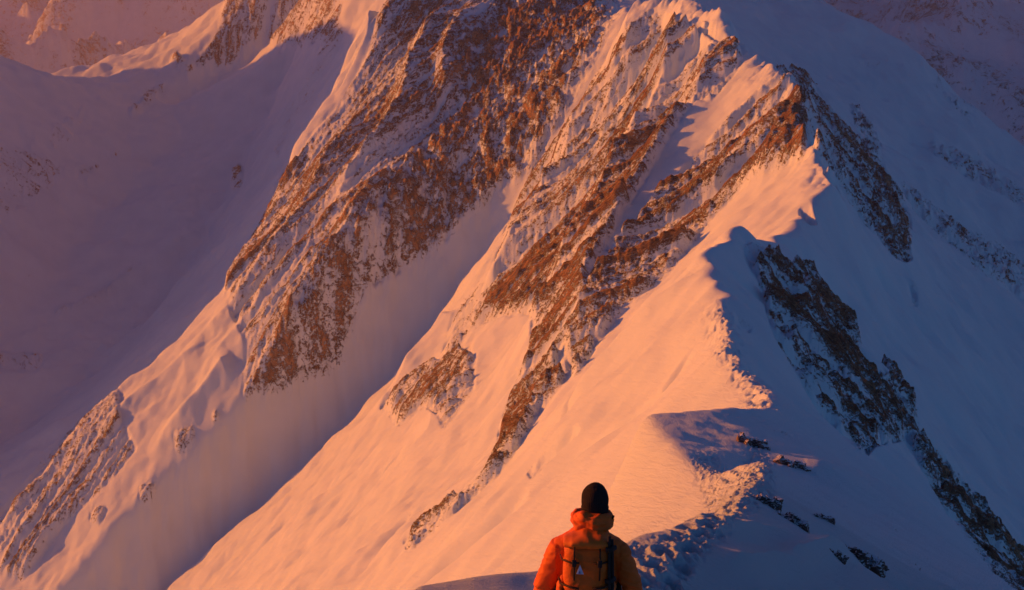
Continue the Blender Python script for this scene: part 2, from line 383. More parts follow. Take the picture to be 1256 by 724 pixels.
def land(x, y, detail=True):
    """height of the land with all its relief; returns z and the rock value"""
    x = x.astype(np.float32); y = y.astype(np.float32); r = np.hypot(x, y)
    # wander of the crest lines
    k = smooth(25, 160, r); far = smooth(1200, 2600, r)
    wl = np.minimum(r * 0.10, 60) + 2
    wx = fbm(x / 34, y / 34, 41, 4) * 3.2 * k; wy = fbm(x / 34, y / 34, 57, 4) * 3.2 * k
    z = base_smooth(x + wx, y + wy)
    for pts, w, w2, h, pw in BUMPS:
        xs = [p[0] for p in pts]; ys = [p[1] for p in pts]; m = max(w, w2)
        sel = (x > min(xs) - m) & (x < max(xs) + m) & (y > min(ys) - m) & (y < max(ys) + m)
        if not sel.any(): continue
        d, s, t = seg_field(x[sel] + wx[sel], y[sel] + wy[sel], pts)
        ww = np.where(s > 0, w, w2); f = np.clip(1 - d / ww, 0, 1)
        z[sel] += (h * f * f * (1.6 - 0.6 * f) * np.clip(t * 6, 0, 1) * np.clip((1 - t) * 3, 0, 1)).astype(np.float32)
    cp = [p for p in CREST if p[1] > 300]
    sel = (y > 290) & (y < 620) & (x > 30) & (x < 110)
    if sel.any():
        d, _s, _t = seg_field(x[sel] + wx[sel], y[sel] + wy[sel], cp)
        z[sel] += (np.clip(1 - d / 11, 0, 1) ** 1.5 * (np.abs(perlin(x[sel] / 9, y[sel] / 9, 201)) * 3.2 + np.abs(perlin(x[sel] / 3.5, y[sel] / 3.5, 203)) * 1.6)).astype(np.float32)
    rk = rock_at(x, y, z); iso = iso_at(x, y, z).astype(np.float32)
    th = np.arctan2(x, y); fi = (np.log(np.maximum(r, 2)) - RR0) / DL; fj = (th - LT0) / DL
    wj = fbm(x / 9, y / 9, 61, 3) * 1.1; wk = fbm(x / 9, y / 9, 67, 3) * 1.1
    fi = fi + wj / np.maximum(r, 30) / DL * np.clip(r / 400, .2, 1.5); fj = fj + wk / np.maximum(r, 30) / DL * np.clip(r / 400, .2, 1.5)
    inn = smooth(48, 75, r) * (1 - smooth(1900, 2500, r)) * smooth(LT0, LT0 + .04, th) * (1 - smooth(LT1 - .04, LT1, th))
    n1, n2, n3 = [bilin(g, fi, fj) * inn for g in RIBS]
    sc = np.clip(r / 420.0, 0.15, 2.2)
    rr = smooth(0.28, 0.8, rk); ks = 0.9 * (1 - rr) + 0.004
    s1 = 0.8 - np.sqrt(n1 * n1 + ks); s2 = 0.8 - np.sqrt(n2 * n2 + ks)
    nearside = smooth(60, 260, r)
    z = z + inn * nearside * (s1 * (0.65 + 4.6 * rr * (1 - .6 * iso)) + s2 * (0.11 + 1.9 * rr * (1 - .9 * iso)) + n3 * (0.02 + 0.75 * rr * (1 - .85 * iso)))
    z = z + inn * (1 - rr) * (1 - nearside) * (s2 * 0.14 + n3 * 0.035) * np.minimum(sc, 1.6)
    # crags: sharp-edged steps where rock shows
    f = 1.0 / (5.5 * np.maximum(sc, .2))
    cr = ridged(x / 11, y / 11, 71, 5, 0.6) - 1.0
    z = z + rr * smooth(40, 150, r) * cr * (0.35 + 1.3 * iso) * np.minimum(sc, 1.8)
    cr2 = fbm(x / 2.2, y / 2.2, 77, 4, 0.65)
    z = z + rr * cr2 * (0.55 + 0.5 * iso) * smooth(12, 120, r)
    # snow: broad drifts
    z = z + (1 - rr) * (fbm(x / 60, y / 60, 83, 4) * 1.6 * smooth(80, 300, r) * np.clip(r / 450, 1, 3) + fbm(x / 8, y / 8, 85, 3) * 0.16 * smooth(150, 400, r))
    z = z + smooth(750, 900, y) * (1 - smooth(1600, 2000, r)) * (1 - rr) * (ridged(x / 130, y / 130, 87, 4) - 1) * 5.0
    # far ranges
    z = z + far * (ridged(x / 1500, y / 1500, 91, 7, 0.52) - 0.9) * 330 * smooth(1500, 4500, r)
    z = z + smooth(1300, 2000, r) * fbm(x / 260, y / 260, 95, 5, .55) * 28
    # near snow: wind crust and the trodden path
    nn = 1 - smooth(45, 130, r)
    z = z + nn * (fbm(x / 3.1, y / 3.1, 101, 3) * 0.10 + fbm(x / 0.9, y / 2.4, 103, 3) * 0.018)
    return z, rk * (1 - iso) * (0.50 + 0.30 * s1 + 0.38 * (s2 + 0.6 * n3)) + rk * iso * (0.62 + 0.14 * s1 + 0.20 * cr + 0.12 * cr2), np.stack([n1, n2, n3], -1) * (1 - 0.85 * iso)[:, None], s2

def path_mask(x, y, z):
    u, v = project(x, y, z)
    return bilin(PATH, (v + MO) / 2, (u + MO) / 2) * (1 - smooth(60, 70, y))
PATH = layer([(1.0, poly([(770, 665), (830, 655), (870, 640), (860, 600), (850, 560), (880, 560), (900, 590), (925, 540), (945, 570), (950, 610), (925, 625), (900, 640), (880, 670), (850, 700), (840, 760), (760, 760)]))], 12)

def grid_rows():
    out = []
    for a, b, n in ((1.5, 8, 60), (8, 80, 900), (80, 200, 330), (200, 1000, 1050), (1000, 2600, 260), (2600, 10000, 170)):
        n = int(n * Q); out.append(np.exp(np.linspace(math.log(a), math.log(b), n, endpoint=False)))
    return np.concatenate(out + [np.array([10000.0])])
def grid_cols():
    a = 0.43
    return np.concatenate([np.linspace(-1.38, -a, int(150 * Q), endpoint=False), np.linspace(-a, a, int(1250 * Q), endpoint=False), np.linspace(a, 1.38, int(90 * Q))])
RW, TC = grid_rows(), grid_cols()
X = (RW[:, None] * np.sin(TC)[None]).astype(np.float32); Y = (RW[:, None] * np.cos(TC)[None]).astype(np.float32)
Zt, RK, N1, N2 = land(X.ravel(), Y.ravel())
x, y = X.ravel(), Y.ravel()
pm = path_mask(x, y, Zt)
near = np.hypot(x, y) < 75
tread = np.zeros_like(Zt)
tread[near] = (np.abs(fbm(x[near] / 0.34, y[near] / 0.5, 111, 3, .6)) * -0.20 + fbm(x[near] / .22, y[near] / .3, 117, 2) * 0.03)
Zt = Zt + pm * tread * 0.5 * (1 + smooth(15, 45, np.hypot(x, y)) * 0.7)
u_, v_ = project(x, y, Zt); m_ = (y > 70) & (y < 170) & (np.abs(x) < 60)
rough = bilin(layer([(1.0, poly([(862, 375), (885, 372), (905, 392), (912, 440), (940, 470), (960, 520), (925, 505), (890, 450), (868, 420)]))], 14), (v_[m_] + MO) / 2, (u_[m_] + MO) / 2)
Zt[m_] += rough * (np.abs(fbm(x[m_] / 1.5, y[m_] / 2.6, 151, 3, .6)) * -0.55)
STEPS = []
_tr = [(0.55, 9.5), (0.9, 12), (1.9, 15.5), (3.0, 20), (4.2, 26), (6.2, 34), (6.6, 40)]
for (ax, ay), (bx, by) in zip(_tr[:-1], _tr[1:]):
    L_ = math.hypot(bx - ax, by - ay); n_ = max(int(L_ / 0.42), 1)
    for k_ in range(n_):
        f_ = k_ / n_; sx = -1 if len(STEPS) % 2 else 1
        STEPS.append((ax + (bx - ax) * f_ + sx * .13, ay + (by - ay) * f_))
for sx, sy in STEPS:
    m_ = (np.abs(x - sx) < .5) & (np.abs(y - sy) < .6); d_ = np.hypot((x[m_] - sx) / .13, (y[m_] - sy) / .20)
    Zt[m_] += -0.11 * (1 - smooth(.7, 1.15, d_)) + 0.03 * np.exp(-((d_ - 1.4) / .3) ** 2)
Zt = Zt.astype(np.float32)

# ------------------------------------------------------------------ materials
def mat(name): 
    m = bpy.data.materials.new(name); m.use_nodes = True; return m, m.node_tree, m.node_tree.nodes['Principled BSDF']
def N(t, k, **kw):
    n = t.nodes.new(k)
    for a, b in kw.items(): setattr(n, a, b)
    return n
def math_n(t, op, a, b=None, clamp=False):
    n = N(t, 'ShaderNodeMath', operation=op); n.use_clamp = clamp
    for i, v in enumerate((a, b)):
        if v is None: continue
        if isinstance(v, (int, float)): n.inputs[i].default_value = v
        else: t.links.new(v, n.inputs[i])
    return n.outputs[0]
def noise(t, vec, scale, detail=4, rough=0.6, dist=0.0):
    n = N(t, 'ShaderNodeTexNoise'); t.links.new(vec, n.inputs['Vector']); n.inputs['Scale'].default_value = scale
    n.inputs['Detail'].default_value = detail; n.inputs['Roughness'].default_value = rough; n.inputs['Distortion'].default_value = dist
    return n.outputs['Fac']
def ramp(t, fac, stops):
    n = N(t, 'ShaderNodeValToRGB'); e = n.color_ramp.elements
    while len(e) < len(stops): e.new(0.5)
    for el, (p, c) in zip(e, stops): el.position = p; el.color = (*c, 1) if len(c) == 3 else c
    t.links.new(fac, n.inputs[0]); return n.outputs[0]
def mixc(t, fac, a, b):
    n = N(t, 'ShaderNodeMix', data_type='RGBA')
    if isinstance(fac, (int, float)): n.inputs[0].default_value = fac
    else: t.links.new(fac, n.inputs[0])
    for i, v in ((6, a), (7, b)):
        if isinstance(v, tuple): n.inputs[i].default_value = (*v, 1)
        else: t.links.new(v, n.inputs[i])
    return n.outputs[2]

MT, t, bs = mat('snow_and_rock')
geo = N(t, 'ShaderNodeNewGeometry'); pos = geo.outputs['Position']
at = N(t, 'ShaderNodeAttribute', attribute_name='rock').outputs['Fac']
dist_n = N(t, 'ShaderNodeAttribute', attribute_name='grain').outputs['Fac']     # size of the pattern grows with the size of the crags
vs = N(t, 'ShaderNodeVectorMath', operation='SCALE'); t.links.new(pos, vs.inputs[0]); t.links.new(dist_n, vs.inputs['Scale']); gp = vs.outputs[0]
fl = N(t, 'ShaderNodeAttribute', attribute_name='flow').outputs['Vector']
na = math_n(t, 'ADD', math_n(t, 'MULTIPLY', noise(t, gp, 0.8, 7, 0.75, 0.5), 0.45), math_n(t, 'MULTIPLY', noise(t, fl, 1.9, 8, 0.76, 0.3), 0.55)); nb = noise(t, gp, 2.6, 6, 0.75, 0.4)
k = math_n(t, 'ADD', math_n(t, 'MULTIPLY', na, 1.5), math_n(t, 'MULTIPLY', nb, 0.7))      # mean about 1.1
k = math_n(t, 'SUBTRACT', k, 1.1)
s = math_n(t, 'ADD', at, math_n(t, 'MULTIPLY', k, 2.3))
s = math_n(t, 'MULTIPLY', math_n(t, 'SUBTRACT', s, 0.56), 5.0, clamp=True)
# no rock at all where the rock value is nought
s = math_n(t, 'MULTIPLY', s, math_n(t, 'MULTIPLY', at, 5.0, clamp=True))
rc = ramp(t, noise(t, fl, 2.2, 6, 0.7), [(0.30, (0.075, 0.045, 0.038)), (0.46, (0.32, 0.175, 0.10)), (0.63, (0.66, 0.40, 0.22))])
sn = ramp(t, noise(t, pos, 0.05, 4, 0.5), [(0.3, (0.62, 0.75, 0.84)), (0.7, (0.70, 0.82, 0.89))])
tone = ramp(t, noise(t, gp, 0.09, 3, 0.6), [(0.3, (0.62, 0.62, 0.66)), (0.7, (1.25, 1.2, 1.15))])
mul = N(t, 'ShaderNodeMix', data_type='RGBA', blend_type='MULTIPLY'); mul.inputs[0].default_value = 1.0
t.links.new(rc, mul.inputs[6]); t.links.new(tone, mul.inputs[7]); rc = mul.outputs[2]
t.links.new(mixc(t, s, sn, rc), bs.inputs['Base Color'])
bs.inputs['Roughness'].default_value = 0.75; bs.inputs['Specular IOR Level'].default_value = 0.25
bh = math_n(t, 'ADD', math_n(t, 'MULTIPLY', math_n(t, 'MULTIPLY', na, s), 1.2), math_n(t, 'MULTIPLY', nb, math_n(t, 'ADD', math_n(t, 'MULTIPLY', s, 0.5), 0.03)))
mp = N(t, 'ShaderNodeMapping'); mp.inputs['Scale'].default_value = (0.35, 1.3, 1.0); t.links.new(gp, mp.inputs[0])
bh = math_n(t, 'ADD', bh, math_n(t, 'MULTIPLY', noise(t, mp.outputs[0], 0.9, 5, 0.6, 0.5), 0.045))
bp = N(t, 'ShaderNodeBump'); bp.inputs['Strength'].default_value = 1.0; bp.inputs['Distance'].default_value = 1.6
t.links.new(bh, bp.inputs['Height']); t.links.new(bp.outputs[0], bs.inputs['Normal'])

# ------------------------------------------------------------------ the land as one sheet
def sheet(name, Xv, Yv, Zv, nr, nt, attrs, material):
    nv = nr * nt; me = bpy.data.meshes.new(name); me.vertices.add(nv)
    co = np.empty((nv, 3), np.float32); co[:, 0] = Xv; co[:, 1] = Yv; co[:, 2] = Zv; me.vertices.foreach_set('co', co.ravel())
    i, j = np.meshgrid(np.arange(nr - 1), np.arange(nt - 1), indexing='ij'); a = (i * nt + j).ravel()
    f = np.stack([a, a + 1, a + nt + 1, a + nt], 1).astype(np.int32); nf = len(f)
    me.loops.add(nf * 4); me.loops.foreach_set('vertex_index', f.ravel()); me.polygons.add(nf)
    me.polygons.foreach_set('loop_start', np.arange(0, nf * 4, 4, dtype=np.int32))
    me.polygons.foreach_set('use_smooth', np.ones(nf, bool)); me.update(calc_edges=True)
    for k_, v in attrs.items():
        at_ = me.attributes.new(k_, 'FLOAT', 'POINT'); at_.data.foreach_set('value', v.astype(np.float32))
    fa = me.attributes.new('flow', 'FLOAT_VECTOR', 'POINT'); fa.data.foreach_set('vector', flow.ravel())
    me.materials.append(material); o = bpy.data.objects.new(name, me); COL.objects.link(o); o['kind'] = 'structure'
    return o
r_ = np.hypot(x, y)
farrock = smooth(1800, 3000, r_) * np.clip(0.42 + 0.30 * fbm(x / 180, y / 180, 131, 5, .6), 0, 1)
rockv = RK + farrock
grain = 1.0 / np.clip(r_ / 330.0, 0.10, 8.0)
flow = (N1 * np.array([1.2, 1.6, 1.3]) + np.stack([x, y, Zt], -1) * (grain * 0.22)[:, None]).astype(np.float32)
land_o = sheet('mountain_terrain', x, y, Zt, len(RW), len(TC), {'rock': rockv, 'grain': grain}, MT)

# ------------------------------------------------------------------ haze
def box(name, lo, hi):
    bm = bmesh.new(); bmesh.ops.create_cube(bm, size=1.0)
    for v in bm.verts:
        v.co = Vector([(lo[i] + hi[i]) / 2 + v.co[i] * (hi[i] - lo[i]) for i in range(3)])
    me = bpy.data.meshes.new(name); bm.to_mesh(me); bm.free(); o = bpy.data.objects.new(name, me); COL.objects.link(o); return o
zmin, zmax = float(Zt.min()), float(Zt.max())
hz = box('haze', (-10200, -60, zmin - 1.0), (10200, 10200, max(zmax, 2.0) + 2.0)); hz['kind'] = 'stuff'
hm = bpy.data.materials.new('air'); hm.use_nodes = True; ht = hm.node_tree; ht.nodes.clear()
ho = ht.nodes.new('ShaderNodeOutputMaterial'); hv = ht.nodes.new('ShaderNodeVolumePrincipled')
hv.inputs['Color'].default_value = (0.98, 0.88, 0.80, 1); hv.inputs['Density'].default_value = 0.00012; hv.inputs['Anisotropy'].default_value = 0.65
ht.links.new(hv.outputs[0], ho.inputs['Volume']); hz.data.materials.append(hm)

# ------------------------------------------------------------------ height of the finished land at a place
def ground(xq, yq):
    q = np.array([xq], np.float32), np.array([yq], np.float32)
    z = land(*q)[0]; return float(z[0])
def spot(px, py, ymin=4.0, ymax=300.0):
    """where a sight line meets the finished land"""
    ys = np.exp(np.linspace(math.log(ymin), math.log(ymax), 2500)); d = P(px, py, 1.0)
    z = land((d[0] * ys), ys)[0]; hit = np.nonzero(z >= d[2] * ys)[0]
    y_ = ys[hit[0]] if len(hit) else ymax
    return Vector((d[0] * y_, y_, d[2] * y_))

# ------------------------------------------------------------------ helpers: objects
from mathutils import noise as mn
def thing(name, label, cat, loc=(0, 0, 0), rotz=0.0, group=None):
    o = bpy.data.objects.new(name, None); COL.objects.link(o); o.location = loc; o.rotation_euler = (0, 0, rotz)
    o['label'] = label; o['category'] = cat
    if group: o['group'] = group
    return o
def obj(name, bm, material, parent=None, smooth_=True):
    me = bpy.data.meshes.new(name); bm.to_mesh(me); bm.free()
    if smooth_: me.polygons.foreach_set('use_smooth', np.ones(len(me.polygons), bool))
    me.materials.append(material); o = bpy.data.objects.new(name, me); COL.objects.link(o)
    if parent: o.parent = parent
    return o
def loft(bm, path, radii, seg=20, up=Vector((0, 1, 0)), squ=2.0):
    """closed tube through path points; radii are (across, deep) pairs; squ > 2 squares the section"""
    path = [Vector(p) for p in path]; rings = []
    for i, p in enumerate(path):
        a = path[max(i - 1, 0)]; b = path[min(i + 1, len(path) - 1)]; t = (b - a).normalized()
        s_ = t.cross(up).normalized(); u = s_.cross(t).normalized(); rx, ry = radii[i]
        ring = []
        for k in range(seg):
            an = 2 * math.pi * k / seg; c, sn_ = math.cos(an), math.sin(an)
            e = 2.0 / squ; cx_ = math.copysign(abs(c) ** e, c); sy_ = math.copysign(abs(sn_) ** e, sn_)
            ring.append(bm.verts.new(p + s_ * cx_ * rx + u * sy_ * ry))
        rings.append(ring)
    for A, B in zip(rings[:-1], rings[1:]):
        for k in range(seg): bm.faces.new((A[k], A[(k + 1) % seg], B[(k + 1) % seg], B[k]))
    bm.faces.new(rings[0][::-1]); bm.faces.new(rings[-1])
def ell(bm, c, r, rot=None, seg=20):
    m = Matrix.Translation(Vector(c)) @ (rot.to_4x4() if rot else Matrix.Identity(4)) @ Matrix.Diagonal((*r, 1))
    bmesh.ops.create_uvsphere(bm, u_segments=seg, v_segments=seg // 2 + 2, radius=1.0, matrix=m)
def fuse(bm, voxel, smooth_it=2, fold=None):
    """melt overlapping shapes into one continuous skin, then shift points by fold(co, normal)"""
    bmesh.ops.recalc_face_normals(bm, faces=bm.faces[:])
    me = bpy.data.meshes.new('tmp'); bm.to_mesh(me); bm.free(); o = bpy.data.objects.new('tmp', me); COL.objects.link(o)
    m = o.modifiers.new('r', 'REMESH'); m.mode = 'VOXEL'; m.voxel_size = voxel
    if smooth_it: s_ = o.modifiers.new('s', 'SMOOTH'); s_.iterations = smooth_it; s_.factor = 0.5
    dg = bpy.context.evaluated_depsgraph_get(); me2 = bpy.data.meshes.new_from_object(o.evaluated_get(dg))
    bpy.data.objects.remove(o); out = bmesh.new(); out.from_mesh(me2); bpy.data.meshes.remove(me2); bpy.data.meshes.remove(me)
    if fold:
        out.normal_update()
        for v, d in [(v, fold(v.co, v.normal)) for v in out.verts]: v.co = v.co + v.normal * d
    return out
def simple_mat(name, col, rough=0.8, var=0.12, scale=20.0, bump=0.15, bscale=60.0, dark=None):
    m, t_, b_ = mat(name); tc = N(t_, 'ShaderNodeTexCoord').outputs['Object']
    d = dark or tuple(c * (1 - 2 * var) for c in col)
    t_.links.new(ramp(t_, noise(t_, tc, scale, 4, 0.6), [(0.3, d), (0.7, col)]), b_.inputs['Base Color'])
    b_.inputs['Roughness'].default_value = rough; b_.inputs['Specular IOR Level'].default_value = 0.3
    bp_ = N(t_, 'ShaderNodeBump'); bp_.inputs['Strength'].default_value = bump; bp_.inputs['Distance'].default_value = 0.01
    t_.links.new(noise(t_, tc, bscale, 3, 0.6), bp_.inputs['Height']); t_.links.new(bp_.outputs[0], b_.inputs['Normal'])
    return m
M_JACKET = simple_mat('orange_shell', (0.82, 0.135, 0.012), 0.65, 0.10, 8, 0.2, 90)
M_PACK = simple_mat('rust_orange_nylon', (0.74, 0.14, 0.010), 0.6, 0.15, 10, 0.25, 150)
M_LID = simple_mat('orange_nylon', (0.80, 0.16, 0.012), 0.6, 0.12, 10, 0.25, 150)
M_STRAP = simple_mat('brown_webbing', (0.07, 0.022, 0.008), 0.7, 0.2, 40, 0.2, 200)
M_BLACK = simple_mat('black_webbing', (0.018, 0.015, 0.018), 0.7, 0.2, 40, 0.2, 200)
M_KNIT = simple_mat('dark_knit', (0.022, 0.014, 0.018), 0.95, 0.2, 60, 0.6, 160)
M_SKIN = simple_mat('skin', (0.55, 0.33, 0.24), 0.55, 0.06, 12, 0.05, 100)
M_TROUSER = simple_mat('charcoal_cloth', (0.035, 0.035, 0.04), 0.85, 0.15, 15, 0.2, 120)
M_BOOT = simple_mat('boot_leather', (0.05, 0.035, 0.03), 0.6, 0.15, 20, 0.2, 80)
M_EYE = simple_mat('eye_white', (0.75, 0.72, 0.70), 0.2, 0.02, 5, 0.0, 10)
M_MARK = simple_mat('pale_print', (0.55, 0.62, 0.85), 0.6, 0.05, 10, 0.0, 10)
M_MARKB = simple_mat('blue_print', (0.10, 0.16, 0.45), 0.6, 0.05, 10, 0.0, 10)

# ------------------------------------------------------------------ the walker
PX_, PY_ = P(722, 700, 9.0)[0], 9.0
gz = ground(PX_, PY_) - 0.03
HGT = (P(728, 593, 9.0)[2] - gz)                      # head top over the snow
bm = bmesh.new()
HX = 0.035                                            # head carried slightly to the right
loft(bm, [(0, 0, .84), (0, 0, .92), (0, 0, 1.02), (0, .005, 1.14), (0, .005, 1.28), (0, 0, 1.40), (0, -.005, 1.47), (HX * .3, -.005, 1.51)],
     [(.13, .09), (.165, .105), (.15, .095), (.135, .09), (.16, .105), (.155, .10), (.105, .075), (.065, .06)], 24)
loft(bm, [(HX * .3, -.01, 1.46), (HX * .6, 0, 1.53), (HX, .01, 1.60)], [(.062, .062), (.056, .058), (.055, .06)], 18)
ell(bm, (HX, .015, 1.685), (.076, .095, .115)); ell(bm, (HX, .045, 1.63), (.055, .06, .06))          # skull and jaw
ell(bm, (HX, .118, 1.665), (.013, .018, .022)); ell(bm, (HX, .105, 1.69), (.010, .016, .03))        # nose
ell(bm, (HX, .10, 1.705), (.05, .012, .010)); ell(bm, (HX, .103, 1.632), (.022, .012, .008)); ell(bm, (HX, .10, 1.60), (.02, .016, .014))
for s_ in (-1, 1): ell(bm, (HX + s_ * .078, .005, 1.675), (.010, .020, .032))
for s_ in (-1, 1):
    loft(bm, [(s_ * .13, 0, 1.40), (s_ * .180, -.005, 1.355), (s_ * .230, -.02, 1.25), (s_ * .275, -.03, 1.14), (s_ * .300, .0, 1.04), (s_ * .31, .04, .93)],
         [(.05, .05), (.056, .056), (.047, .047), (.040, .040), (.038, .036), (.028, .026)], 14)
    loft(bm, [(s_ * .09, 0, .93), (s_ * .095, .005, .75), (s_ * .10, .01, .52), (s_ * .102, .0, .30), (s_ * .105, -.01, .09)], [(.085, .09), (.075, .08), (.055, .06), (.05, .055), (.035, .04)], 18)
    ell(bm, (s_ * .108, .05, .04), (.045, .12, .038))
    ell(bm, (s_ * .312, .06, .865), (.022, .038, .05))                                              # palm
    for k, (ln, dy) in enumerate(((.066, -.028), (.078, -.010), (.072, .010), (.056, .028))):
        y0 = .065 + dy
        loft(bm, [(s_ * .312, y0, .835), (s_ * .308, y0 + .004, .835 - ln * .45), (s_ * .298, y0 + .008, .835 - ln * .8), (s_ * .286, y0 + .010, .835 - ln)], [(.010, .0095)] * 3 + [(.008, .008)], 10)
    loft(bm, [(s_ * .305, .085, .885), (s_ * .292, .110, .862), (s_ * .284, .122, .838), (s_ * .280, .124, .820)], [(.013, .013), (.011, .011), (.010, .010), (.008, .008)], 10)
person = obj('person', fuse(bm, 0.0075, 2), M_SKIN)
person['label'] = 'person seen from behind in orange hooded jacket and dark beanie on the ridge'
person['category'] = 'person'
person.location = (PX_, PY_, gz); SCL = HGT / 1.815; person.scale = (SCL, SCL, SCL); person.rotation_euler = (0, 0, math.radians(-4))
for s_ in (-1, 1):
    bm = bmesh.new(); ell(bm, (HX + s_ * .032, .096, 1.688), (.013, .012, .011)); obj('eye', bm, M_EYE, person)
# beanie
bm = bmesh.new(); ell(bm, (HX, .006, 1.70), (.087, .106, .112), seg=32); loft(bm, [(HX, -.002, 1.60), (HX, -.002, 1.66), (HX, .002, 1.70)], [(.078, .082), (.086, .100), (.087, .104)], 24)
def knit(co, n):
    a = math.atan2(co.y, co.x - HX); return 0.0022 * math.sin(a * 40) + 0.008 * mn.noise(co * 13) + (0.006 if co.z < 1.655 else 0)
b_ = fuse(bm, 0.006, 2, knit)
bmesh.ops.delete(b_, geom=[v for v in b_.verts if v.co.y > .075 and v.co.z < 1.725], context='VERTS')
obj('beanie', b_, M_KNIT, person)
# jacket
bm = bmesh.new()
loft(bm, [(0, 0, .76), (0, 0, .84), (0, 0, .95), (0, 0, 1.06), (0, .0, 1.20), (0, 0, 1.32), (0, -.005, 1.41), (.005, -.005, 1.465), (.012, 0, 1.505), (.018, .0, 1.54)],
     [(.205, .14), (.212, .145), (.205, .14), (.192, .135), (.205, .145), (.212, .148), (.182, .130), (.130, .105), (.095, .09), (.085, .085)], 32)
for s_ in (-1, 1):
    loft(bm, [(s_ * .10, 0, 1.405), (s_ * .155, -.005, 1.370), (s_ * .200, -.012, 1.315), (s_ * .243, -.025, 1.225), (s_ * .284, -.035, 1.125), (s_ * .306, -.01, 1.03), (s_ * .312, .035, .935), (s_ * .312, .045, .905)],
         [(.07, .075), (.082, .085), (.084, .086), (.080, .082), (.074, .076), (.066, .068), (.055, .056), (.050, .05)], 20)
def cloth_fold(co, n):
    arm = abs(co.x) > .21 and co.z < 1.40
    d = 0
    if arm:
        q = co.z * 1.0 + abs(co.x) * .35
        d += 0.016 * max(0, mn.noise(Vector((co.x * 6, co.y * 9, q * 20)))) * 1.6
        d -= 0.014 * abs(mn.noise(Vector((co.x * 5 + 3, co.y * 5, q * 32 + 9))))
    else:
        d += 0.012 * mn.noise(Vector((co.x * 9, co.y * 7, co.z * 5))) - 0.016 * abs(mn.noise(Vector((co.x * 11 + 5, co.y * 6, co.z * 10))))
    d += 0.003 * mn.noise(co * 30)
    return d
jk = obj('jacket', fuse(bm, 0.0085, 2, cloth_fold), M_JACKET, person)
# hood lying on the shoulders
bm = bmesh.new(); n_ = 28
hp, hr = [], []
for k in range(n_ + 1):
    a = math.radians(-72 + (k / n_) * -216)           # open at the front
    ca, sa = math.cos(a), math.sin(a); back = max(0.0, -sa)
    hp.append((0.022 + ca * .112, -.012 + sa * .100 - back * .02, 1.535 + .012 * back)); hr.append((.040 + .022 * back, .052 + .030 * back))
hp = [(0.022 + math.cos(math.radians(90 + 40 + (280) * k / n_)) * .112, -.012 + math.sin(math.radians(90 + 40 + 280 * k / n_)) * .100 - .02 * max(0, -math.sin(math.radians(130 + 280 * k / n_))), 1.572 + .015 * max(0, -math.sin(math.radians(130 + 280 * k / n_)))) for k in range(n_ + 1)]
hr = [(.040 + .020 * max(0, -math.sin(math.radians(130 + 280 * k / n_))), .046 + .030 * max(0, -math.sin(math.radians(130 + 280 * k / n_)))) for k in range(n_ + 1)]
loft(bm, hp, hr, 18, up=Vector((0, 0, 1)))
ell(bm, (.022, -.125, 1.562), (.128, .066, .070)); ell(bm, (-.05, -.10, 1.585), (.07, .06, .05)); ell(bm, (.10, -.09, 1.575), (.06, .06, .05)); ell(bm, (.02, -.06, 1.50), (.12, .09, .07))
def hood_fold(co, n):
    return 0.018 * mn.noise(Vector((co.x * 14, co.y * 10, co.z * 16))) - 0.026 * abs(mn.noise(Vector((co.x * 9 + 2, co.y * 9, co.z * 24)))) + .003 * mn.noise(co * 40)
hood = obj('hood', fuse(bm, 0.0075, 2, hood_fold), M_JACKET, jk)
bm = bmesh.new(); loft(bm, [(.150, -.075, 1.600), (.156, -.08, 1.615), (.160, -.085, 1.625)], [(.006, .006), (.009, .009), (.006, .006)], 10); obj('cord_stopper', bm, M_BLACK, jk)
# trousers, boots, gloves
bm = bmesh.new()
loft(bm, [(0, 0, .80), (0, 0, .90), (0, 0, .96)], [(.17, .12), (.18, .125), (.17, .115)], 24)
for s_ in (-1, 1): loft(bm, [(s_ * .09, 0, .90), (s_ * .098, .005, .72), (s_ * .102, .012, .50), (s_ * .104, .0, .30), (s_ * .106, -.01, .16)], [(.095, .105), (.09, .095), (.075, .08), (.072, .078), (.07, .075)], 20)
obj('trousers', fuse(bm, 0.011, 2, lambda co, n: -0.012 * abs(mn.noise(Vector((co.x * 8, co.y * 8, co.z * 22))))), M_TROUSER, person)
for s_ in (-1, 1):
    bm = bmesh.new(); loft(bm, [(s_ * .107, -.01, .05), (s_ * .107, -.012, .12), (s_ * .106, -.015, .20)], [(.055, .065), (.052, .06), (.055, .062)], 18)
    loft(bm, [(s_ * .108, -.085, .04), (s_ * .108, 0, .055), (s_ * .109, .09, .048), (s_ * .11, .165, .035)], [(.042, .045), (.052, .055), (.054, .045), (.04, .03)], 16, up=Vector((0, 0, 1)))
    obj('boot', fuse(bm, 0.009, 2), M_BOOT, person)
# backpack
pk = thing('backpack', 'rust orange rucksack with a small pale triangle mark, on the back of the person', 'backpack', (PX_, PY_, gz + 0.085), math.radians(-4)); pk.scale = (SCL, SCL, SCL)
def bagfold(co, n): return 0.010 * mn.noise(Vector((co.x * 9, co.y * 9, co.z * 8))) - 0.018 * abs(mn.noise(Vector((co.x * 7 + 1, co.y * 7, co.z * 15)))) + .002 * mn.noise(co * 40)
BX = -0.012
bm = bmesh.new()
loft(bm, [(BX, -.235, .90), (BX, -.245, .96), (BX, -.26, 1.10), (BX, -.255, 1.26), (BX, -.24, 1.38), (BX, -.225, 1.425)], [(.12, .075), (.145, .095), (.155, .11), (.155, .105), (.150, .095), (.13, .07)], 32, squ=2.8)
ell(bm, (BX, -.345, 1.10), (.10, .035, .15))
obj('main_bag', fuse(bm, 0.008, 2, bagfold), M_PACK, pk)
bm = bmesh.new()
